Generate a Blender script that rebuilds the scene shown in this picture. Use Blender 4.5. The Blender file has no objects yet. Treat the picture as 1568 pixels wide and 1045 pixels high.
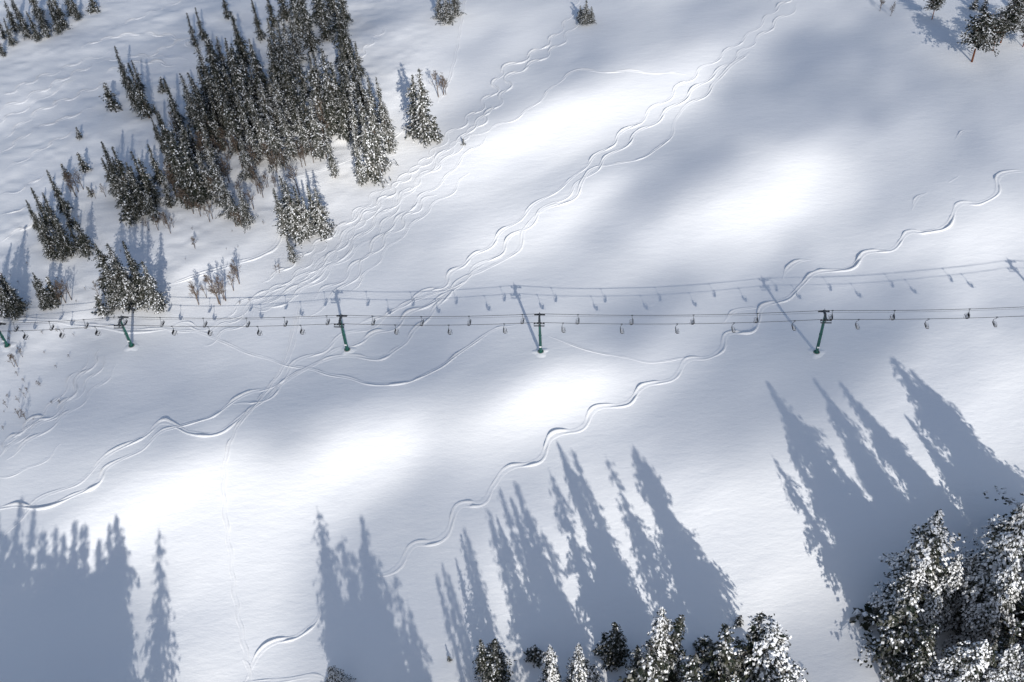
import bpy, math, random
import numpy as np
from mathutils import Vector, Matrix
random.seed(7); rng=np.random.default_rng(7)
scene=bpy.context.scene
scene.view_settings.view_transform='Standard'
scene.view_settings.look='None'
scene.view_settings.exposure=0

# ------------------------------------------------------------------ camera
CAMH=158.0; FPX=1568.0; CX,CY=784.0,522.5
pitch=math.radians(45); rho=math.radians(3.9)
F=np.array([0,math.cos(pitch),-math.sin(pitch)])
U0=np.array([0,math.sin(pitch),math.cos(pitch)]); R0=np.array([1.,0,0])
R=math.cos(rho)*R0-math.sin(rho)*U0
U=math.sin(rho)*R0+math.cos(rho)*U0
C=np.array([0,0,CAMH])
cam_d=bpy.data.cameras.new('camera'); cam=bpy.data.objects.new('camera',cam_d)
scene.collection.objects.link(cam); scene.camera=cam
cam_d.sensor_width=36; cam_d.lens=36; cam_d.clip_end=20000; cam_d.clip_start=1
M=Matrix(((R[0],U[0],-F[0],C[0]),(R[1],U[1],-F[1],C[1]),(R[2],U[2],-F[2],C[2]),(0,0,0,1)))
cam.matrix_world=M
def G0(u,v):
    d=F*FPX+R*(u-CX)-U*(v-CY); t=-CAMH/d[2]; return C+d*t
b0=G0(1250,540); t0=G0(1182,437)
D=(t0-b0)[:2]; D=D/np.linalg.norm(D)
EL=math.radians(27)

# ------------------------------------------------------------------ terrain height
TAB=rng.random((8,256,256))
def vn(x,y,s):
    x=np.asarray(x,float); y=np.asarray(y,float)
    ix=np.floor(x).astype(int); iy=np.floor(y).astype(int)
    fx=x-ix; fy=y-iy
    fx=fx*fx*fx*(fx*(fx*6-15)+10); fy=fy*fy*fy*(fy*(fy*6-15)+10)
    T=TAB[s]
    a=T[ix%256,iy%256]; b=T[(ix+1)%256,iy%256]; c=T[ix%256,(iy+1)%256]; d=T[(ix+1)%256,(iy+1)%256]
    return a*(1-fx)*(1-fy)+b*fx*(1-fy)+c*(1-fx)*fy+d*fx*fy-.5
DA=math.radians(38)
# faces of the slope tilted toward / away from the sun: centre, tilt, half-length, half-width
FACES=[(G0(880,190),.25,30,13),(G0(1200,300),0.0,22,14),(G0(235,780),.13,16,10),(G0(850,600),.18,16,8),(G0(530,705),.13,14,9),(G0(840,335),.14,18,10),(G0(1220,110),-.06,28,16),(G0(1530,370),.08,16,9),(G0(350,850),.08,12,9)]
def forest_mask(x,y):
    # chopped-up, bumpy old snow among the trees at the far left
    m=1/(1+np.exp(-((y-(172+0.9*(x+95))) )/7.0))
    return m*1/(1+np.exp((x+25)/6.0))
def hgt(x,y):
    x=np.asarray(x,float); y=np.asarray(y,float)
    a=x*math.cos(DA)+y*math.sin(DA); b=-x*math.sin(DA)+y*math.cos(DA)
    h=4.6*vn(a/150+3.3,b/62+1.7,0)+1.9*vn(a/62+9.1,b/27+4.2,1)+.60*vn(a/30,b/13,2)+.11*vn(a/9,b/4.5,3)
    # shallow roll-over just on the near side of the lift line
    yy=y-(150+3*np.sin(x/40.0)+0.05*x)
    h=h-1.3*np.tanh(yy/8.0)*np.exp(-(x/140.0)**2)
    for c,k,sa,sc in FACES:
        dx=x-c[0]; dy=y-c[1]
        aa=dx*math.cos(DA)+dy*math.sin(DA); bb=-dx*math.sin(DA)+dy*math.cos(DA)
        h=h+k*(dx*D[0]+dy*D[1])*np.exp(-.5*((aa/sa)**2+(bb/sc)**2))
    fm=forest_mask(x,y)
    h=h+fm*(.34*vn(x/2.6,y/2.3,5)+.7*vn(x/7,y/6,6))
    r=np.sqrt(x*x+(y-180)**2)
    far=np.clip((r-600)/2500,0,1)
    h=h+far*far*500*(.6+vn(x/900,y/900,7))
    return h
def G(u,v):
    d=F*FPX+R*(u-CX)-U*(v-CY)
    z=0.0
    for _ in range(25):
        t=(z-CAMH)/d[2]
        p=C+d*t
        z=.5*z+.5*float(hgt(p[0],p[1]))
    return np.array([p[0],p[1],float(hgt(p[0],p[1]))])
def proj(p):
    q=np.asarray(p)-C
    w=q@F
    return CX+FPX*(q@R)/w, CY-FPX*(q@U)/w
def solve_h(p,vt):
    lo,hi=0.,60.
    for _ in range(30):
        m=(lo+hi)/2
        if proj(p+np.array([0,0,m]))[1]>vt: lo=m
        else: hi=m
    return lo

# ------------------------------------------------------------------ sun
L=Vector((D[0]*math.cos(EL),D[1]*math.cos(EL),-math.sin(EL)))
sd=bpy.data.lights.new('sun','SUN'); sd.energy=5.0; sd.angle=math.radians(.5); sd.color=(1,.962,.905)
so=bpy.data.objects.new('sun',sd); scene.collection.objects.link(so)
so.rotation_euler=L.to_track_quat('-Z','Y').to_euler()
so.location=(0,0,300)
w=bpy.data.worlds.new('World'); scene.world=w; w.use_nodes=True
nt=w.node_tree; bg=nt.nodes['Background']; sky=nt.nodes.new('ShaderNodeTexSky')
sky.sky_type='NISHITA'; sky.sun_disc=False; sky.sun_elevation=EL; sky.sun_rotation=math.atan2(-D[0],-D[1])
sky.altitude=1500; sky.dust_density=2.6; sky.air_density=.95
nt.links.new(sky.outputs[0],bg.inputs[0]); bg.inputs[1].default_value=.115

# ------------------------------------------------------------------ materials
def mat(name,diffuse=False):
    m=bpy.data.materials.new(name); m.use_nodes=True
    nt=m.node_tree; b=nt.nodes['Principled BSDF']
    if diffuse:
        out=[n for n in nt.nodes if n.type=='OUTPUT_MATERIAL'][0]; nt.nodes.remove(b)
        b=nt.nodes.new('ShaderNodeBsdfDiffuse'); nt.links.new(b.outputs[0],out.inputs[0])
    return m,nt,b
def noise(nt,scale,detail=3,rough=.5,coord='Object'):
    tc=nt.nodes.new('ShaderNodeTexCoord'); n=nt.nodes.new('ShaderNodeTexNoise')
    n.inputs['Scale'].default_value=scale; n.inputs['Detail'].default_value=detail; n.inputs['Roughness'].default_value=rough
    nt.links.new(tc.outputs[coord],n.inputs['Vector']); return n
def ramp(nt,src,stops):
    r=nt.nodes.new('ShaderNodeValToRGB')
    while len(r.color_ramp.elements)<len(stops): r.color_ramp.elements.new(.5)
    for e,(p,c) in zip(r.color_ramp.elements,stops): e.position=p; e.color=(*c,1)
    nt.links.new(src,r.inputs[0]); return r
def simple(name,c1,c2,scale,rough=.7,metal=0):
    df=metal==0 and rough>.6
    m,nt,b=mat(name,df)
    n=noise(nt,scale,0); r=ramp(nt,n.outputs[0],[(.35,c1),(.65,c2)])
    if df: nt.links.new(r.outputs[0],b.inputs['Color']); return m
    nt.links.new(r.outputs[0],b.inputs['Base Color']); b.inputs['Roughness'].default_value=rough; b.inputs['Metallic'].default_value=metal
    return m
def snow_ground():
    m,nt,b=mat('snow',True)
    n1=noise(nt,.05,0); r=ramp(nt,n1.outputs[0],[(.3,(.89,.90,.915)),(.7,(.925,.93,.932))])
    nt.links.new(r.outputs[0],b.inputs['Color'])
    na=noise(nt,.5,4,.7)
    mp=nt.nodes.new('ShaderNodeMapping'); mp.inputs['Rotation'].default_value=(0,0,math.radians(-38)); mp.inputs['Scale'].default_value=(.4,1,1)
    tc=nt.nodes.new('ShaderNodeTexCoord'); nt.links.new(tc.outputs['Object'],mp.inputs[0])
    nt.links.new(mp.outputs[0],na.inputs['Vector'])
    b1=nt.nodes.new('ShaderNodeBump'); b1.inputs['Distance'].default_value=.15; b1.inputs['Strength'].default_value=.75
    nt.links.new(na.outputs[0],b1.inputs['Height'])
    nt.links.new(b1.outputs[0],b.inputs['Normal'])
    return m
SNOW=snow_ground()
CSNOW=simple('branch_snow',(.72,.735,.76),(.87,.875,.88),3,.8)
FOL=simple('spruce_needles',(.02,.027,.021),(.052,.054,.04),.9,.8)
FOLW=simple('frosted_needles',(.085,.09,.085),(.26,.258,.245),.9,.8)
BARK=simple('bark',(.05,.038,.03),(.11,.085,.07),4,.9)
REDB=simple('red_bark',(.12,.045,.025),(.22,.09,.05),4,.9)
TWIG=simple('aspen_bark',(.10,.075,.06),(.2,.16,.13),3,.9)
GREEN=simple('green_steel',(.01,.10,.075),(.018,.14,.11),3,.45,.1)
STEEL=simple('galvanised_steel',(.07,.08,.085),(.15,.16,.17),5,.5,.6)
BLACK=simple('dark_rubber',(.02,.02,.022),(.04,.04,.045),5,.7)
CONC=simple('concrete',(.28,.27,.26),(.38,.37,.35),3,.9)
WHITE=simple('white_paint',(.7,.7,.7),(.8,.8,.8),3,.7)

def mesh_obj(name,V,Fc,mats,midx=None,smooth=False,data=None,coll=None):
    me=bpy.data.meshes.new(name)
    V=np.asarray(V,dtype=np.float32)
    if isinstance(Fc,np.ndarray):
        n,k=Fc.shape
        me.vertices.add(len(V)); me.vertices.foreach_set('co',V.ravel())
        me.loops.add(n*k); me.loops.foreach_set('vertex_index',Fc.astype(np.int32).ravel())
        me.polygons.add(n); me.polygons.foreach_set('loop_start',np.arange(0,n*k,k,dtype=np.int32))
        me.polygons.foreach_set('loop_total',np.full(n,k,dtype=np.int32))
        me.update(calc_edges=True)
    else:
        me.from_pydata([tuple(v) for v in V.tolist()],[],Fc); me.update()
    for m in mats: me.materials.append(m)
    if midx is not None: me.polygons.foreach_set('material_index',np.asarray(midx,dtype=np.int32))
    if smooth: me.polygons.foreach_set('use_smooth',np.ones(len(me.polygons),dtype=bool))
    if data: return me
    o=bpy.data.objects.new(name,me); scene.collection.objects.link(o); return o
def grid_faces(nx,ny):
    i=np.arange(nx-1)[None,:]; j=np.arange(ny-1)[:,None]
    a=j*nx+i
    return np.stack([a,a+1,a+nx+1,a+nx],-1).reshape(-1,4)

# ------------------------------------------------------------------ ground sheet
def axis(lo,hi,step,far):
    c=list(np.arange(lo,hi+step/2,step)); s=step; x=hi
    up=[]
    while x<far: s*=1.18; x+=s; up.append(x)
    s=step; x=lo; dn=[]
    while x>-far: s*=1.18; x-=s; dn.append(x)
    return np.array(dn[::-1]+c+up)
ax=axis(-225,225,.75,6000); ay=axis(35,400,.75,6000)
X,Y=np.meshgrid(ax,ay)
Z=hgt(X,Y)
g=mesh_obj('snow_ground',np.stack([X,Y,Z],-1).reshape(-1,3),grid_faces(len(ax),len(ay)),[SNOW],smooth=True)

# ------------------------------------------------------------------ unseen sheet overhead, added to shape the sunlight
CZ=260.0
off=-D*(CZ/math.tan(EL))
ca=math.radians(42)
lights=[ # u,v, sigma along, sigma across (m), amount
 (875,195,32,11,.95),(760,270,14,7,.3),(830,325,20,8,.65),(1150,320,24,10,.5),(1230,285,16,9,.18),(850,405,14,7,.35),(1040,150,18,8,.25),
 (850,597,15,6,.8),(940,612,14,5,.45),(235,775,13,8,.9),(170,800,12,6,.35),(530,705,12,7,.72),(360,860,10,9,.6),(365,960,8,9,.6),(1120,830,14,8,.45),
 (1520,370,18,8,.6),(1540,610,14,8,.55),(885,930,9,7,.65),(560,200,12,10,.65),(480,310,9,8,.6),(600,260,16,8,.55),(1000,780,12,7,.35),
 (640,120,12,10,.5),(330,440,12,7,.5),(980,820,10,8,.45),(1430,700,12,8,.45),(1250,760,12,8,.4),(1330,390,14,6,.35),(700,640,10,7,.2),(150,470,12,6,.35),(1180,860,10,8,.36),(350,760,9,9,.35),(780,860,9,8,.4),(730,40,14,8,.3),(110,700,14,6,.25)]
darks=[(1230,110,32,14,.22),(1450,150,28,18,.2),(640,520,28,6,.25),(60,100,40,25,.15),(400,665,14,6,.18),(1075,240,10,4,.3),
 (1250,600,24,6,.2),(940,520,24,4,.3),(300,80,40,20,.15),(250,240,25,18,.10),(1000,460,20,5,.12),(340,110,26,20,.1),(720,640,10,10,.1),(150,620,18,8,.12),(50,950,14,12,.2),(1230,440,16,6,.2),(1390,480,18,6,.15),(1000,700,16,6,.12),(620,820,12,9,.2)]
def dens(x,y):  # sheet opacity, laid out from the light and dark patches wanted below
    d=np.full(x.shape,.56)
    for s,LST in ((-1,lights),(1,darks)):
        for (u,v,sa,sc,am) in LST:
            p=G0(u,v)
            dx=x-p[0]; dy=y-p[1]
            a=dx*math.cos(ca)+dy*math.sin(ca); b=-dx*math.sin(ca)+dy*math.cos(ca)
            d=d+s*am*np.exp(-.5*((a/sa)**2+(b/sc)**2))
    a=x*math.cos(ca)+y*math.sin(ca); b=-x*math.sin(ca)+y*math.cos(ca)
    d=d+.26*vn(a/42+7,b/16,6)+.30*vn(a/18+2,b/7,5)+.18*vn(a/8,b/4,4)
    return np.clip(d,0.0,.80)
gx=np.arange(-440,441,3.0); gy=np.arange(-180,620,3.0)
X,Y=np.meshgrid(gx,gy); dn=dens(X,Y)
edge=np.clip(np.minimum.reduce([(X+440),(440-X),(Y+180),(617-Y)])/120,0,1)
dn=dn*edge*edge*(3-2*edge)
cl,clnt,clb=mat('shade_veil')
for n in list(clnt.nodes):
    if n.type!='OUTPUT_MATERIAL': clnt.nodes.remove(n)
outn=[n for n in clnt.nodes][0]
at=clnt.nodes.new('ShaderNodeAttribute'); at.attribute_name='shade_amount'
tr=clnt.nodes.new('ShaderNodeBsdfTransparent'); tl=clnt.nodes.new('ShaderNodeBsdfTranslucent'); tl.inputs[0].default_value=(.8,.82,.85,1)
mx=clnt.nodes.new('ShaderNodeMixShader')
clnt.links.new(at.outputs['Fac'],mx.inputs[0]); clnt.links.new(tr.outputs[0],mx.inputs[1]); clnt.links.new(tl.outputs[0],mx.inputs[2]); clnt.links.new(mx.outputs[0],outn.inputs[0])
co=mesh_obj('shade_sheet',np.stack([X+off[0],Y+off[1],np.full(X.shape,CZ)],-1).reshape(-1,3),grid_faces(len(gx),len(gy)),[cl],smooth=True)  # added sheet out of view, masks the sun in patches
a_=co.data.attributes.new('shade_amount','FLOAT','POINT'); a_.data.foreach_set('value',dn.ravel().astype(np.float32))

# ------------------------------------------------------------------ ski tracks
def catmull(P,step=.5):
    P=np.array(P); out=[]
    Q=np.vstack([2*P[0]-P[1],P,2*P[-1]-P[-2]])
    for i in range(1,len(Q)-2):
        p0,p1,p2,p3=Q[i-1:i+3]
        n=max(2,int(np.linalg.norm(p2-p1)/step))
        for t in np.linspace(0,1,n,endpoint=False):
            out.append(.5*((2*p1)+(-p0+p2)*t+(2*p0-5*p1+4*p2-p3)*t*t+(-p0+3*p1-3*p2+p3)*t**3))
    out.append(Q[-2]); return np.array(out)
def track(px,w=.5,hh=.13,wig=0,lam=11,shift=0,ph=0,jit=0):
    w*=.72; hh*=.85; wig*=.68
    P=[G(u,v)[:2] for u,v in px]
    P=catmull(P)
    T=np.gradient(P,axis=0); T/=np.linalg.norm(T,axis=1)[:,None]+1e-9
    N=np.stack([-T[:,1],T[:,0]],1)
    s=np.concatenate([[0],np.cumsum(np.linalg.norm(np.diff(P,axis=0),axis=1))])
    k=random.uniform(0,50)
    lamv=s/lam+1.2*vn(s/40+k,s*0,3)
    P=P+N*(shift+wig*(1+1.0*vn(s/25+k,s*0,4))*np.sin(2*math.pi*lamv+ph)+1.2*(wig>0)*vn(s/30+k,s*0+3,2))[:,None]
    T=np.gradient(P,axis=0); T/=np.linalg.norm(T,axis=1)[:,None]+1e-9
    N=np.stack([-T[:,1],T[:,0]],1)
    kap=np.abs(np.gradient(np.unwrap(np.arctan2(T[:,1],T[:,0]))))/.5
    kap=np.convolve(kap,np.ones(5)/5,'same')
    sg=np.gradient(np.unwrap(np.arctan2(T[:,1],T[:,0])))
    sg=np.tanh(np.convolve(sg,np.ones(7)/7,'same')*30)
    W=w*(1+np.clip(kap*2.0,0,.6))*(1+.3*vn(s/3+k,s*0,1))
    H=hh*(1+np.clip(kap*2.0,0,.4))*(1+1.0*vn(s/1.8+k,s*0+5,1))*(1+1.1*vn(s/14+k,s*0+9,1))
    fade=np.clip(np.minimum(s,s[-1]-s)/4,0,1); H=H*fade; W=W*(.4+.6*fade)
    prof=[(-1.7,-.06,0),(-1.05,0,1.),(-.55,0.015,0),(.0,.03,.12),(.55,.015,0),(1.05,0,1.),(1.7,-.06,0)]
    V=[]
    for j,(o,b,hm) in enumerate(prof):
        q=P+N*(o*W)[:,None]
        asym=1-.65*sg*(1 if o>0 else -1)*(1 if hm>.5 else 0)
        z=hgt(q[:,0],q[:,1])+b+hm*H*asym+ (0 if abs(o)>1.5 else .01)
        V.append(np.column_stack([q,z]))
    V=np.stack(V,1).reshape(-1,3)
    mesh_obj('ski_track',V,grid_faces(7,len(P)),[SNOW],smooth=True)
T1=[(1580,262),(1545,264),(1528,272),(1526,296),(1500,311),(1468,314),(1450,346),(1415,356),(1390,357),(1366,382),(1325,388),(1302,411),(1250,418),(1228,436),(1205,458),(1168,470),(1160,492),(1148,508),(1114,512),(1104,536),(1082,548),(1052,552),(1030,580),(985,592),(960,618),(912,626),(890,656),(846,668),(825,705),(778,718),(755,745),(738,770),(702,776),(685,815),(665,830),(632,836),(610,868),(588,880),(574,877)]
track(T1,.5,.17)
track([(492,933),(480,956),(452,976),(420,984),(396,1002),(375,1045)],.42,.11)
track([(1198,428),(1206,412),(1222,401),(1242,398)],.5,.17)
track([(1190,462),(1160,470),(1125,477),(1108,494)],.42,.12)
track([(1396,322),(1404,304),(1420,295)],.42,.13); track([(1452,280),(1468,270)],.42,.1); track([(1462,215),(1474,202),(1488,200)],.4,.1)
T4=[(1215,-8),(1180,20),(1150,50),(1100,90),(1060,118),(1010,160),(960,200),(930,225),(900,250),(872,278),(840,300),(805,328),(770,358),(740,385),(700,412),(678,438),(630,458),(600,482),(560,500),(500,528),(460,553),(430,575),(400,598),(350,612),(320,640),(250,655),(215,690),(160,715),(140,745),(80,770),(20,775),(-10,770)]
track(T4,.42,.14,1.0,12)
track([(u+8,v+13) for u,v in T4[:24]],.42,.13,1.0,13,ph=1.5)
T5=[(1150,80),(1110,112),(1080,145),(1040,170),(1024,210),(990,238),(940,252),(900,262),(880,300),(830,322),(800,352),(792,384),(740,412),(700,432),(680,458),(650,492),(612,532),(585,550),(540,546),(480,558),(430,592),(390,622),(340,660),(290,662),(250,645),(215,672),(160,700),(120,742),(60,765),(30,800),(-10,835)]
track(T5,.45,.15,.35,13)
T3=[(885,-5),(868,28),(842,62),(805,90),(768,110),(757,140),(722,180),(680,215),(655,245),(622,270),(590,302),(560,330),(535,360),(500,398),(455,430),(405,452),(372,480),(330,500),(260,503)]
track(T3,.4,.13,1.2,9.5)
track([(u+16,v+6) for u,v in T3[1:17]],.4,.12,1.1,10,ph=2)
track([(u-2,v+22) for u,v in T3[5:16]],.4,.12,1.0,10.5,ph=1)
track([(u+24,v+30) for u,v in T3[6:15]],.4,.12,1.0,10,ph=3)
track([(u+14,v+52) for u,v in T3[8:15]],.36,.09,1.0,12,ph=4)
track([(u-12,v+10) for u,v in T3[7:18]],.34,.09,1.0,9,ph=5)
track([(u-22,v+26) for u,v in T3[9:18]],.34,.08,1.1,8.5,ph=.5)
track([(u+36,v+48) for u,v in T3[7:14]],.34,.08,1.0,11,ph=.5)
track([(u-34,v+14) for u,v in T3[9:17]],.34,.09,1.1,8,ph=2.5)
track([(1050,112),(1000,110),(930,109),(885,110),(860,122),(832,150),(795,180),(752,198),(715,215),(690,240),(655,262),(620,300),(590,340),(560,372),(520,400),(470,425),(420,450),(385,470)],.38,.11,.8,11)
track([(460,462),(445,540),(402,608),(368,650),(345,705),(341,770),(350,850),(360,930),(385,1050)],.36,.13,.15,5)
track([(455,470),(437,545),(398,612),(362,655)],.36,.11)
track([(790,497),(765,502),(735,518),(700,545),(650,578),(590,592),(540,583),(480,567),(430,555),(360,532),(310,512),(240,505)],.38,.12,.2,9)
track([(840,515),(900,536),(960,548),(1000,555),(1060,546)],.3,.08)
track([(740,405),(690,440),(640,455),(600,475),(545,498)],.38,.1,.3,9)
track([(160,535),(125,580),(90,628),(40,650),(0,690),(-15,700)],.38,.12,.8,9)
track([(180,560),(145,600),(100,640),(55,672),(10,705)],.38,.12,.8,9,ph=1)
track([(140,545),(105,588),(75,625),(20,672),(-10,680)],.38,.11,.7,8,ph=2)
track([(170,545),(135,590),(95,632),(50,660),(5,698)],.38,.11,.9,8,ph=4)
track([(95,680),(50,715),(-10,735)],.34,.07,.5,9)
track([(712,-10),(703,40),(694,90),(683,130),(668,158)],.5,.16,.1,9)
track([(445,325),(425,375),(400,392),(360,404),(310,418),(258,434)],.6,.16,.1,9)
track([(620,198),(585,222),(520,250),(450,270),(400,285)],.6,.16,.15,11)
track([(372,1042),(420,1042),(478,1037),(510,1050)],.42,.1,.1,9)
track([(385,1050),(380,1020),(372,1010)],.4,.12)
for q in [[(0,215),(60,170),(130,140),(170,120)],[(-5,190),(70,150),(120,120)],[(120,75),(180,55),(260,55),(300,75)],[(0,260),(50,235),(110,200)],[(150,95),(210,85),(290,90)],[(0,150),(50,125),(110,100),(170,80)],[(180,40),(230,20),(290,-5)],[(0,300),(40,285),(70,262)],[(200,100),(250,75),(300,50)],[(0,330),(40,315),(60,300)],[(590,40),(560,75),(548,100)],[(0,235),(60,195),(140,165)],[(160,110),(220,95),(270,100)],[(-5,170),(60,140),(150,95)],[(0,370),(45,345),(60,320)]]:
    track(q,.38,.15,.8,7)
track([(0,492),(80,491),(160,500),(205,506),(260,503)],.7,.2,.1,14)
track([(560,320),(520,352),(470,385),(430,415),(400,430)],.36,.1,.8,9)

# ------------------------------------------------------------------ mesh builder
class MB:
    def __init__(s): s.V=[];s.F=[];s.M=[]
    def tube(s,p,q,r1,r2,n=7,m=0,cap=True):
        p=Vector(p);q=Vector(q); d=(q-p)
        if d.length<1e-6: return
        d.normalize(); a=d.orthogonal().normalized(); b=d.cross(a)
        k=len(s.V)
        for c,r in ((p,r1),(q,r2)):
            for i in range(n):
                t=2*math.pi*i/n; s.V.append(c+(a*math.cos(t)+b*math.sin(t))*r)
        for i in range(n):
            j=(i+1)%n; s.F.append((k+i,k+j,k+n+j,k+n+i)); s.M.append(m)
        if cap:
            s.F.append(tuple(k+n+i for i in range(n))); s.M.append(m)
            s.F.append(tuple(k+n-1-i for i in range(n))); s.M.append(m)
    def path(s,pts,r,n=6,m=0):
        for a,b in zip(pts[:-1],pts[1:]): s.tube(a,b,r,r,n,m)
    def box(s,c,sz,m=0,rx=0,ry=0,rz=0):
        R_=Matrix.Rotation(rz,3,'Z')@Matrix.Rotation(ry,3,'Y')@Matrix.Rotation(rx,3,'X')
        k=len(s.V)
        for z in (-1,1):
            for x,y in ((-1,-1),(1,-1),(1,1),(-1,1)):
                s.V.append(Vector(c)+R_@Vector((x*sz[0]/2,y*sz[1]/2,z*sz[2]/2)))
        for f in ((3,2,1,0),(4,5,6,7),(0,1,5,4),(1,2,6,5),(2,3,7,6),(3,0,4,7)):
            s.F.append(tuple(k+i for i in f)); s.M.append(m)
    def mesh(s,name,mats,smooth=False):
        return mesh_obj(name,[tuple(v) for v in s.V],s.F,mats,s.M,smooth,data=True)

def place(me,name,loc,rotz=0,sc=(1,1,1),tilt=(0,0)):
    o=bpy.data.objects.new(name,me); scene.collection.objects.link(o)
    o.location=loc; o.rotation_euler=(tilt[0],tilt[1],rotz); o.scale=sc; return o

# ------------------------------------------------------------------ conifers
def conifer(seed,H=20.,Rr=3.,snow=.35,start=.05,tiers=34,prof='cone',frost=.4,bark=0,snowsz=1.0,dens_=1.0,pw=.72,fs=1.2,rag=.18,fine=1.0):
    r=np.random.default_rng(seed); mb=MB()
    lean=r.normal(0,.12,2)
    n=7
    for i in range(6):
        a,b=i/6,(i+1)/6
        mb.tube((lean[0]*a*a*3,lean[1]*a*a*3,H*a-.6*(i==0)),(lean[0]*b*b*3,lean[1]*b*b*3,H*b),H*.016*(1-a)+.03,H*.016*(1-b)+.03,n,0,False)
    Vs=[];ms=[]
    lobes=r.uniform(0,2*math.pi,3)
    waist=r.uniform(0,6.28)
    for ti in range(tiers):
        t=start+(1-start)*(ti+r.uniform(-.3,.3))/tiers
        t=min(max(t,start),.995)
        tt=(t-start)/(1-start)
        if prof=='cone': rad=Rr*((1-tt)**pw)*min(1,.6+tt*5)
        else: rad=Rr*math.sqrt(max(0.02,1-(2*tt-.85)**2/1.4))*.9
        rad*=r.uniform(.72,1.15)*(1+(.14+rag*.5)*math.sin(tt*17+waist))
        nb=int((6+9*rad/Rr)*dens_)
        for b in range(nb):
            az=r.uniform(0,2*math.pi)
            clump=math.sin(3*az+lobes[2]+tt*9)*math.sin(tt*23+lobes[1])
            Lb=rad*r.uniform(.6,1.12)*(1+.15*math.cos(az-lobes[0])+rag*clump)
            if r.random()<.12: Lb*=.45
            elif r.random()<.06: Lb*=1.3
            Lb=max(Lb,.22)
            dr=r.uniform(.15,.5) if prof=='cone' else r.uniform(-.35,.15)
            o=np.array([math.cos(az),math.sin(az),0]); tg=np.array([-o[1],o[0],0])
            z0=H*t
            base=np.array([lean[0]*t*t*3,lean[1]*t*t*3,z0])
            tip=base+o*Lb+np.array([0,0,-dr*Lb])
            if b%2==0 and Lb>.8: mb.tube(base,tip*.9+base*.1,.05,.015,3,0,False)
            bs=r.random()<snow*1.3+.35*clump*(snow>.3)
            for f in np.linspace(.22,1,max(2,int(Lb/(.42*fine)))):
                c=base+o*Lb*f+np.array([0,0,-dr*Lb*f*f])+tg*r.normal(0,.10*Lb*.9)
                for q in range(2):
                    sz=fine*fs*r.uniform(.3,.62)*(1.15-.4*f)*(.55+.45*min(1,Lb/1.5))
                    ad=o*r.uniform(.5,1)+tg*r.normal(0,.6)+np.array([0,0,r.uniform(-.9,.1)])
                    ad/=np.linalg.norm(ad)
                    bd=np.cross(ad,[0,0,1])+r.normal(0,.35,3); bd/=np.linalg.norm(bd)+1e-9
                    cc=c+r.normal(0,.13,3)
                    w_=sz*r.uniform(.3,.5)
                    Vs.append([cc-ad*sz*.6,cc+bd*w_,cc+ad*sz*.8,cc-bd*w_])
                    ms.append(2 if r.random()<frost else 1)
                if bs and r.random()<.75:
                    for q in range(1 if snowsz<1.2 else 2):
                        sz=fine*r.uniform(.26,.5)*snowsz*(.6+.4*min(1,Lb/1.5))
                        ad=o*1.0+tg*r.normal(0,.5)+np.array([0,0,-dr*.8]); ad/=np.linalg.norm(ad)
                        bd=np.cross(ad,[0,0,1])+r.normal(0,.2,3); bd/=np.linalg.norm(bd)
                        cc=c+np.array([0,0,.14+.12*q])+r.normal(0,.08,3)
                        w_=sz*r.uniform(.45,.7)
                        up=np.array([0,0,.12*snowsz])
                        a0,a1,a2,a3=cc-ad*sz*.6,cc+bd*w_,cc+ad*sz*.75-up,cc-bd*w_
                        Vs.append([a0,a1,cc+up,a3]); ms.append(3)
                        Vs.append([a1,a2,a3,cc+up]); ms.append(3)
    k0=len(mb.V)
    V=np.vstack([np.array([tuple(v) for v in mb.V]),np.array(Vs).reshape(-1,3)])
    nf=len(Vs)
    Fq=[tuple(f) for f in mb.F]+[(k0+4*i,k0+4*i+1,k0+4*i+2,k0+4*i+3) for i in range(nf)]
    return mesh_obj('conifer_mesh',V,Fq,[REDB if bark else BARK,FOL,FOLW,CSNOW],list(mb.M)+ms,data=True)

SP=[conifer(10+i,20,3.0+.3*(i%3),snow=.19,frost=.42,rag=.25) for i in range(5)]      # ordinary spruce
SN=[conifer(30+i,20,2.3,snow=.15,frost=.36,tiers=36) for i in range(3)]           # slim spire
SF=[conifer(50+i,20,3.4,snow=.33,frost=.65,rag=.25) for i in range(4)]                     # frosted, snowy
SH=[conifer(70+i,20,4.5,snow=.50,frost=.5,tiers=42,snowsz=1.3,dens_=1.45,pw=.62,fs=1.3,rag=.35,fine=.78) for i in range(4)] # heavy snow
SK=[conifer(130+i,20,4.0,snow=.25,frost=.4,tiers=23,dens_=1.0,pw=.66,fs=1.35,rag=.42,snowsz=1.1) for i in range(5)] # open, ragged crowns
SS=[conifer(90+i,6,1.5,snow=.3,frost=.5,tiers=14) for i in range(3)]             # small
PI=[conifer(110+i,16,4.8,snow=.25,frost=.35,start=.38,tiers=20,prof='round',bark=1,fs=1.3,rag=.35) for i in range(3)]
KH={'p':(SP,20),'n':(SN,20),'f':(SF,20),'h':(SH,20),'s':(SS,6),'r':(PI,16),'k':(SK,20),'w':(SH,20)}
def tree_at(x,y,H,kind,wid=1.0):
    L_,h0=KH[kind]; me=random.choice(L_); s=H/h0
    z=float(hgt(x,y))
    nm='pine_tree' if kind=='r' else 'spruce_tree'
    return place(me,nm,(x,y,z),random.uniform(0,6.28),(s*wid,s*wid,s),(random.gauss(0,.02),random.gauss(0,.02)))
def tree_bt(u,v,vt,kind='p',wid=1.0):
    p=G(u,v); H=solve_h(p,vt); tree_at(p[0],p[1],max(H,1.0),kind,wid)
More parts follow.
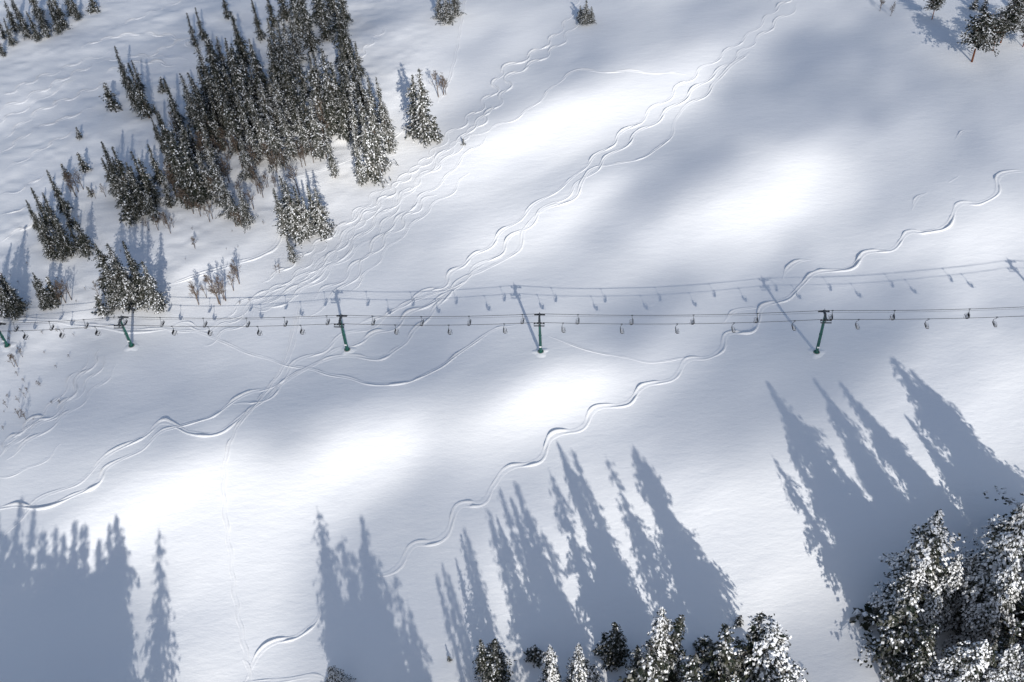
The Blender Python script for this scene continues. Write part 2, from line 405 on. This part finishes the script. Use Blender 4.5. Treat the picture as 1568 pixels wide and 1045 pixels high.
def tree_sh(u,v,H,kind='h',wid=.85,back=0):
    if kind=='h': kind='k'
    p=G(u,v)[:2]; q=p-D*(H/math.tan(EL)+back)
    tree_at(q[0],q[1],H,kind,wid*(1.3 if kind=='k' else 1.1))

bt=[ # far-left corner
(20,70,28,'p'),(45,58,8,'p'),(75,58,8,'p'),(98,42,-12,'p'),(5,85,45,'p'),(112,22,-30,'p'),(60,28,-28,'p'),(145,18,-14,'s'),(30,30,-15,'n'),(85,25,-20,'n'),(92,50,0,'p'),(60,62,15,'p'),(8,60,15,'n'),(38,48,0,'n'),(122,30,-15,'p'),(70,45,-8,'p'),(25,50,0,'p'),
(172,166,130,'s',1.2),(197,138,70,'n'),(229,181,94,'n'),(213,172,108,'n'),(250,140,117,'s'),(123,212,194,'s'),(130,262,234,'s'),(103,272,250,'s'),(218,140,92,'n'),(205,155,95,'n'),(222,175,115,'n'),
(185,290,216,'n'),(200,302,225,'p'),(216,312,248,'p'),(236,312,240,'p'),(247,282,220,'n'),(200,337,296,'s'),(226,328,266,'p'),(175,275,235,'n'),(262,318,262,'n'),(190,315,255,'p'),(210,335,270,'p'),(240,340,285,'p'),(228,300,232,'n'),(252,235,190,'n'),(243,215,180,'n'),(193,298,240,'n'),(222,320,255,'n'),(180,300,240,'n'),
(75,346,286,'n'),(101,326,260,'n'),(85,396,333,'p'),(110,391,328,'p'),(136,388,332,'p'),(70,372,318,'n'),(95,372,312,'n'),(120,380,340,'n'),(78,392,350,'p'),(62,352,305,'n'),(98,396,350,'p'),(88,350,295,'n'),(112,350,300,'n'),(80,375,325,'n'),(104,385,335,'p'),
(15,482,395,'p'),(33,477,418,'p'),(76,470,418,'p'),(3,455,402,'n'),(-5,480,420,'p'),(22,468,408,'n'),(85,462,428,'s'),(8,478,415,'p'),(27,484,430,'p'),(70,474,432,'n'),
(186,462,371,'p'),(206,470,374,'f'),(226,466,382,'p'),(246,476,398,'f'),(174,442,392,'n'),(157,480,452,'s'),(216,442,368,'n'),(198,450,380,'p'),(192,470,400,'f'),(180,455,400,'n'),
(450,403,362,'f'),(440,362,288,'f'),(459,366,278,'f'),(476,363,300,'f'),(496,360,288,'f'),(450,345,272,'p'),(486,346,282,'p'),(468,350,285,'p'),
(276,192,118,'n'),(300,196,138,'p'),(266,242,170,'n'),(290,300,186,'p'),(311,312,212,'p'),(276,262,198,'p'),(331,272,196,'f'),(345,312,238,'f'),(357,332,268,'f'),(380,342,286,'f'),
(284,230,150,'p'),(300,250,170,'p'),(320,235,160,'p'),(255,215,160,'n'),(268,280,215,'p'),(298,315,235,'p'),(322,300,230,'f'),(365,345,300,'f'),(282,310,250,'n'),(305,285,220,'p'),
(300,72,20,'n'),(312,62,12,'n'),(326,152,64,'p'),(345,166,58,'p'),(371,92,28,'n'),(381,182,72,'p'),(400,132,58,'p'),(411,172,78,'p'),(401,62,-2,'n'),(430,152,58,'p'),(441,202,118,'f'),(456,182,72,'p'),
(331,112,48,'p'),(350,202,118,'p'),(320,192,108,'p'),(366,232,148,'p'),(396,252,178,'f'),(381,272,208,'f'),(411,242,148,'f'),(430,252,172,'f'),(450,242,162,'f'),(470,237,166,'f'),(491,242,148,'f'),
(360,130,60,'p'),(375,145,65,'p'),(390,165,85,'p'),(340,135,75,'p'),(420,195,110,'p'),(360,170,95,'p'),(400,205,125,'p'),(335,180,100,'p'),(385,215,135,'p'),(470,150,80,'p'),(445,120,60,'p'),
(496,192,84,'f'),(516,192,74,'f'),(527,187,94,'p'),(546,192,98,'f'),(561,177,108,'p'),(513,272,190,'f',.65),(511,207,128,'p'),(536,162,78,'p'),(555,284,190,'f',.65),(571,277,148,'f',.7),(585,262,138,'f',.7),(596,232,143,'f',.8),(600,217,158,'f',.8),(590,202,118,'p',.8),(575,197,113,'p',.8),(550,225,140,'f',.8),(530,215,140,'p',.8),
(655,220,103,'f',1.0),(640,206,112,'f'),(668,215,180,'s'),
(440,32,-42,'p'),(461,62,-22,'p'),(480,82,0,'p'),(501,62,-22,'p'),(521,52,-32,'p'),(531,36,-32,'p'),(470,42,-42,'p'),(491,32,-52,'p'),(436,92,30,'p'),(420,42,-22,'n'),(350,30,-20,'n'),(455,15,-50,'p'),(510,20,-50,'p'),
(685,34,-22,'f',1.2),(699,24,-22,'f',1.2),(674,28,-14,'f',1.2),(692,30,-5,'f'),(897,38,0,'f',1.6),(889,34,8,'f',1.5),(906,35,10,'f',1.5),(710,222,212,'s'),(140,300,285,'s'),
(1427,30,-14,'r'),(1488,95,18,'r',1.1),(1532,66,8,'r',1.1),(1548,44,-12,'r'),(1566,72,26,'r'),(1490,14,-12,'s'),(1505,18,-8,'s'),(1560,20,-25,'p'),(1520,78,25,'r'),
# bottom
(742,1030,978,'p'),(762,1042,972,'p'),(752,1010,985,'s'),(820,1008,988,'s',1.3),(1080,1004,974,'s',1.3),(1131,955,943,'s',1.2),(945,1008,948,'p',1.2),(932,1000,972,'s',1.3),(520,1060,1022,'h'),(1017,1010,965,'p'),(688,1012,1005,'s'),
(848,1078,992,'h',.55),(886,1085,984,'h',.6),(906,1072,1015,'h',.7),(1000,1065,934,'h',.55),(1030,1075,1000,'h',.7),(975,1050,990,'f'),
# lower right
(1372,965,862,'h',.8),(1402,985,900,'h',.7),(1430,950,850,'h',.7),(1450,935,850,'h',.75),(1478,955,800,'h',.7),(1505,905,768,'h',.7),(1490,985,860,'h',.7),(1528,890,815,'h',.7),(1560,885,782,'h',.7),(1350,950,905,'s',1.4),
(1425,1075,990,'h',.8),(1450,1090,980,'h',.8),(1500,1085,985,'h',.8),(1540,1085,960,'h',.8),(1560,1040,965,'h',.8),(1585,1000,860,'h',.8),(1575,1010,905,'h',.7),(1480,1100,1010,'h',.8)]
for t in bt: tree_bt(*t)
for _ in range(50):   # fill the heart of the grove
    u=random.uniform(300,560); v=random.uniform(90,230)+max(0,(400-u))*.25
    tree_bt(u,v,v-random.uniform(48,92),random.choice('pnf'))
# trees standing just beyond the near edge, throwing the long shadows
sh=[(985,702,27,'w',.75),(968,705,26,'h',.6),(935,712,26,'h',.6),(873,710,26,'n',.9),(845,738,26,'h',.7),(905,765,24,'h',.6),
(793,763,28,'n',.9),(770,778,28,'n',.9),(745,800,28,'n',.9),(710,828,28,'n',.9),(815,800,27,'n',1),(830,830,25,'h',.6),
(683,882,26,'n',.7),(675,890,26,'n',.7),(700,890,26,'n',.8),(600,890,27,'h',.7),
(497,795,28,'h',.75),(545,803,28,'w',.65),(520,830,28,'h',.8),(560,850,28,'w',.7),(500,850,29,'w',.6),(590,900,30,'h',.8),(540,880,32,'w',.8),(620,930,29,'h',.7),(530,860,31,'h',.8),
(245,846,29,'h',.62),(180,832,29,'w',.75),(168,840,30,'f',.8),(130,825,30,'n',1),(108,828,30,'n',1),(92,838,30,'n',1),(75,850,30,'n',1),(55,803,31,'n',1),(25,785,31,'f',.8),(-5,800,31,'w',.8),(140,870,31,'w',.8),(110,890,31,'w',.8),(70,880,31,'w',.8),(30,870,32,'w',.8),(10,900,32,'w',.8),(150,930,32,'w',.8),(90,940,33,'w',.9),(40,950,33,'w',.9),(120,980,33,'w',.9),(245,900,30,'h',.5),(190,900,31,'h',.6),(0,960,33,'w',.9),
(60,850,32,'h',.8),(95,860,32,'w',.8),(120,850,31,'h',.6),(5,850,32,'w',.8),
(1370,560,25,'w',1.1),(1400,580,25,'w',.9),(1320,620,24,'w',.85),(1180,592,27,'w',.75),(1200,630,24,'h',.65),(1190,702,22,'h',.75),(1345,660,24,'h',.7),(1420,640,25,'h',.8),(1440,680,26,'w',.8),(1390,700,25,'h',.8),
(1025,800,26,'h',.8),(1050,850,24,'h',.8),(1000,770,25,'h',.7),(960,790,23,'h',.6),(930,830,22,'h',.6),
(1260,760,22,'h',.7),(1220,760,20,'h',.6),(1460,720,27,'w',.8),(1500,700,27,'w',.9),(1350,780,22,'h',.7),(1300,740,22,'h',.6)]
for t in sh: tree_sh(*t)

# ------------------------------------------------------------------ bare aspens
def aspen(seed,H=7.):
    r=np.random.default_rng(seed); mb=MB()
    top=Vector((r.normal(0,.3),r.normal(0,.3),H))
    pts=[Vector((top.x*t*t,top.y*t*t,H*t-.3*(t==0))) for t in np.linspace(0,1,6)]
    for i in range(5): mb.tube(pts[i],pts[i+1],.13*(1-i/5.5),.13*(1-(i+1)/5.5),5,0,False)
    def grow(p,d,Lg,rad,lv):
        q=p+d*Lg; mb.tube(p,q,rad,rad*.5,3,0,False)
        if lv==0: return
        for _ in range(5):
            f=r.uniform(.3,1); nd=(d+Vector(r.normal(0,.5,3))+Vector((0,0,.2))).normalized()
            grow(p+d*Lg*f,nd,Lg*r.uniform(.35,.6),max(rad*.55,.014),lv-1)
    for _ in range(20):
        t=r.uniform(.25,.95); az=r.uniform(0,6.28)
        d=Vector((math.cos(az),math.sin(az),r.uniform(.6,1.5))).normalized()
        grow(Vector((top.x*t*t,top.y*t*t,H*t)),d,H*.3*(1.15-t),.045,2)
    return mb.mesh('aspen_mesh',[TWIG])
AS=[aspen(i) for i in range(4)]
asp=[(302,462,430),(312,455,428),(330,468,430),(338,462,425),(360,438,405),(357,425,398),(327,450,425),(675,150,108),(683,145,112),(112,300,270),(120,296,268),(105,290,262),(100,455,425),(112,460,428),(92,450,430),
(22,560,540),(28,556,538),(262,352,330),(378,335,310),(368,345,318),(150,450,425),(158,455,430),(395,300,270),(405,290,262),(425,285,262),(268,350,330),(250,345,325),(298,380,362),(345,270,240),(40,600,590),(35,640,622),(20,620,608),(430,420,405),(160,300,280),
(385,318,288),(365,300,272),(240,350,322),(430,265,230),(470,255,220),(300,330,300),(325,335,305),(340,300,270),(540,140,100),(1350,15,-8),(1370,22,0)]
for u,v,vt in asp:
    p=G(u,v); H=max(1.2,solve_h(p,vt)); s=H/7
    for _ in range(2):
        x=p[0]+random.gauss(0,.8); y=p[1]+random.gauss(0,.8)
        s2=s*random.uniform(.75,1.05)
        place(random.choice(AS),'aspen_tree',(x,y,float(hgt(x,y))),random.uniform(0,6.28),(s2,s2,s2))
for _ in range(40):   # aspens and brush mixed into the grove
    u=random.uniform(270,500); v=random.uniform(180,300)+max(0,(380-u))*.3
    p=G(u,v); s=random.uniform(.7,1.5)
    place(random.choice(AS),'aspen_tree',tuple(p),random.uniform(0,6.28),(s,s,s))
for _ in range(45):   # twigs poking out of the snow on the left slope
    u=random.choice([random.uniform(0,420),random.uniform(0,120)]); v=random.uniform(400,660) if u<120 else random.uniform(330,470)
    p=G(u,v); s=random.uniform(.08,.2)
    place(random.choice(AS),'snow_shrub',tuple(p),random.uniform(0,6.28),(s*1.5,s*1.5,s))

# ------------------------------------------------------------------ chairlift
tw=[(-175,505,455),(12,531,498),(202,531,488),(532,537,486),(828,540,484),(1250,541,479),(1700,548,455),(2150,560,420)]
towers=[]
for u,v,vt in tw:
    p=G(u,v); H=solve_h(p,vt)-.5; towers.append([p,max(6.,min(H,15.))])
print('tower heights',[round(t[1],1) for t in towers])
dirs=[]
for i in range(len(towers)):
    a=towers[max(0,i-1)][0]; b=towers[min(len(towers)-1,i+1)][0]
    d=(b-a)[:2]; dirs.append(d/np.linalg.norm(d))
HALF=1.3
anch={-1:[],1:[]}
for (p,H),d in zip(towers,dirs):
    mb=MB(); ang=math.atan2(d[1],d[0])
    mb.tube((0,0,-.4),(0,0,.35),.75,.7,12,3)                       # concrete footing
    mb.tube((0,0,.35),(0,0,.42),.55,.55,12,0)
    mb.tube((0,0,.42),(0,0,H*.5),.34,.29,12,0,False); mb.tube((0,0,H*.5),(0,0,H-.2),.29,.23,12,0)
    mb.tube((0,0,H*.5-.05),(0,0,H*.5+.05),.36,.36,12,0)
    mb.box((0,0,H-.25),(.36,2*HALF+.3,.32),1)                      # cross-arm
    mb.box((0,0,H+.05),(.4,.4,.25),1)
    for s in (-1,1):
        y=s*HALF
        mb.box((0,y,H-.62),(.16,.16,.5),1)
        mb.box((0,y,H-.5),(2.3,.10,.14),1)                            # sheave beam
        for k in range(4):
            x=-.95+k*.633
            mb.tube((x,y-.05,H-.35),(x,y+.05,H-.35),.18,.18,10,2)    # sheaves
        mb.box((0,s*(HALF+.4),H-.75),(2.2,.3,.04),1)               # work platform
        for x in (-1.05,0,1.05):
            mb.tube((x,y,H-.6),(x,s*(HALF+.5),H-.75),.03,.03,5,1)
        mb.tube((0,s*.3,H-.1),(0,s*(HALF-.1),H+.45),.05,.05,6,1)
    mb.tube((0,-HALF+.1,H+.45),(0,HALF-.1,H+.45),.045,.045,6,1)
    for s in (-.2,.2): mb.tube((s,-.42,.6),(s,-.36,H-.3),.025,.025,5,1)
    for k in range(int((H-1)/.35)): mb.tube((-.2,-.4,.8+k*.35),(.2,-.4,.8+k*.35),.018,.018,4,1)
    mb.box((0,-.45,2.1),(.5,.03,.4),4)
    me=mb.mesh('tower_mesh',[GREEN,STEEL,BLACK,CONC,WHITE])
    place(me,'chairlift_tower',tuple(p),ang)
    nrm=np.array([-d[1],d[0]])
    for s in (-1,1): anch[s].append(np.array([p[0]+s*HALF*nrm[0],p[1]+s*HALF*nrm[1],p[2]+H-.12]))
    # snow drifted round the footing
    mbs=[];nn=20
    for j,(rr,zz) in enumerate([(2.0,-.08),(1.5,.05),(1.1,.16),(.8,.24),(.3,.24)]):
        for i in range(nn):
            t=2*math.pi*i/nn; q=rr*(1+.22*math.sin(3*t+p[0])+.1*math.sin(5*t))
            x=q*math.cos(t); y=q*math.sin(t); mbs.append((p[0]+x,p[1]+y,float(hgt(p[0]+x,p[1]+y))+zz))
    fc=[(j*nn+i,j*nn+(i+1)%nn,(j+1)*nn+(i+1)%nn,(j+1)*nn+i) for j in range(4) for i in range(nn)]
    mesh_obj('snow_mound',mbs,fc,[SNOW],smooth=True)
cables={}
for s in (-1,1):
    A=anch[s]; pts=[]
    for a,b in zip(A[:-1],A[1:]):
        Ln=np.linalg.norm(b-a); sag=Ln*.015
        for t in np.linspace(0,1,24,endpoint=False):
            q=a+(b-a)*t; q=q-np.array([0,0,4*sag*t*(1-t)]); pts.append(q)
    pts.append(A[-1]); cables[s]=np.array(pts)
    mb=MB()
    for a,b in zip(pts[:-1],pts[1:]): mb.tube(a,b,.045,.045,6,0,False)
    me=mb.mesh('cable_mesh',[BLACK]); place(me,'chairlift_cable',(0,0,0))
mb=MB()
cp=[np.array([t[0][0],t[0][1],t[0][2]+t[1]+.5]) for t in towers]
for a,b in zip(cp[:-1],cp[1:]):
    Ln=np.linalg.norm(b-a); prev=a
    for t in np.linspace(0,1,17)[1:]:
        q=a+(b-a)*t-np.array([0,0,4*Ln*.012*t*(1-t)]); mb.tube(prev,q,.022,.022,5,0,False); prev=q
place(mb.mesh('comm_mesh',[BLACK]),'communication_cable',(0,0,0))
def chair():
    mb=MB()
    mb.box((0,0,-.02),(.4,.16,.16),1)
    mb.path([(0,0,0),(0,.05,-.4),(-.05,.3,-.75),(-.15,.6,-1.1),(-.2,.6,-1.35)],.045,6,0)   # hanger, offset
    mb.path([(-.2,.6,-1.35),(-.2,0,-1.38),(-.2,-.6,-1.35)],.04,6,0)
    for y in (-.6,.6):
        mb.path([(-.2,y,-1.35),(-.28,y,-1.9),(.0,y,-2.2),(.45,y,-2.15)],.035,6,0)
        mb.path([(-.2,y,-1.75),(.3,y,-1.8)],.03,5,0)
    mb.box((.1,0,-2.15),(.48,1.15,.09),2); mb.box((-.24,0,-1.82),(.08,1.15,.46),2,0,-.12)
    mb.box((.1,0,-2.08),(.42,1.05,.04),3)
    mb.path([(.4,-.6,-1.8),(.4,.6,-1.8)],.025,5,0)
    mb.path([(.4,0,-1.8),(.55,0,-2.45)],.02,5,0); mb.path([(.55,-.35,-2.45),(.55,.35,-2.45)],.02,5,0)
    return mb.mesh('chair_mesh',[STEEL,STEEL,BLACK,CSNOW])
CH=chair()
near=[34,90,145,263,318,394,460,605,687,772,862,952,1037,1124,1217,1315,1422,1527,1640]
farc=[20,75,128,188,245,311,377,435,500,570,645,718,800,885,968,1062,1160,1275,1370,1485,1600]
for s,us in ((-1,near),(1,farc)):
    P=cables[s]; pu=np.array([proj(q)[0] for q in P]); dd=np.gradient(P,axis=0)
    for u in us:
        i=int(np.argmin(np.abs(pu-u)))
        if i>=len(P)-1: i-=1
        j=i+1 if pu[i]<u else i-1
        j=min(max(j,0),len(P)-1)
        f=(u-pu[i])/(pu[j]-pu[i]+1e-9); q=P[i]+(P[j]-P[i])*f
        d=dd[i]; a=math.atan2(d[1],d[0])+(0 if s<0 else math.pi)
        place(CH,'chairlift_chair',tuple(q),a)
print('polys',sum(len(o.data.polygons) for o in scene.objects if o.type=='MESH'))
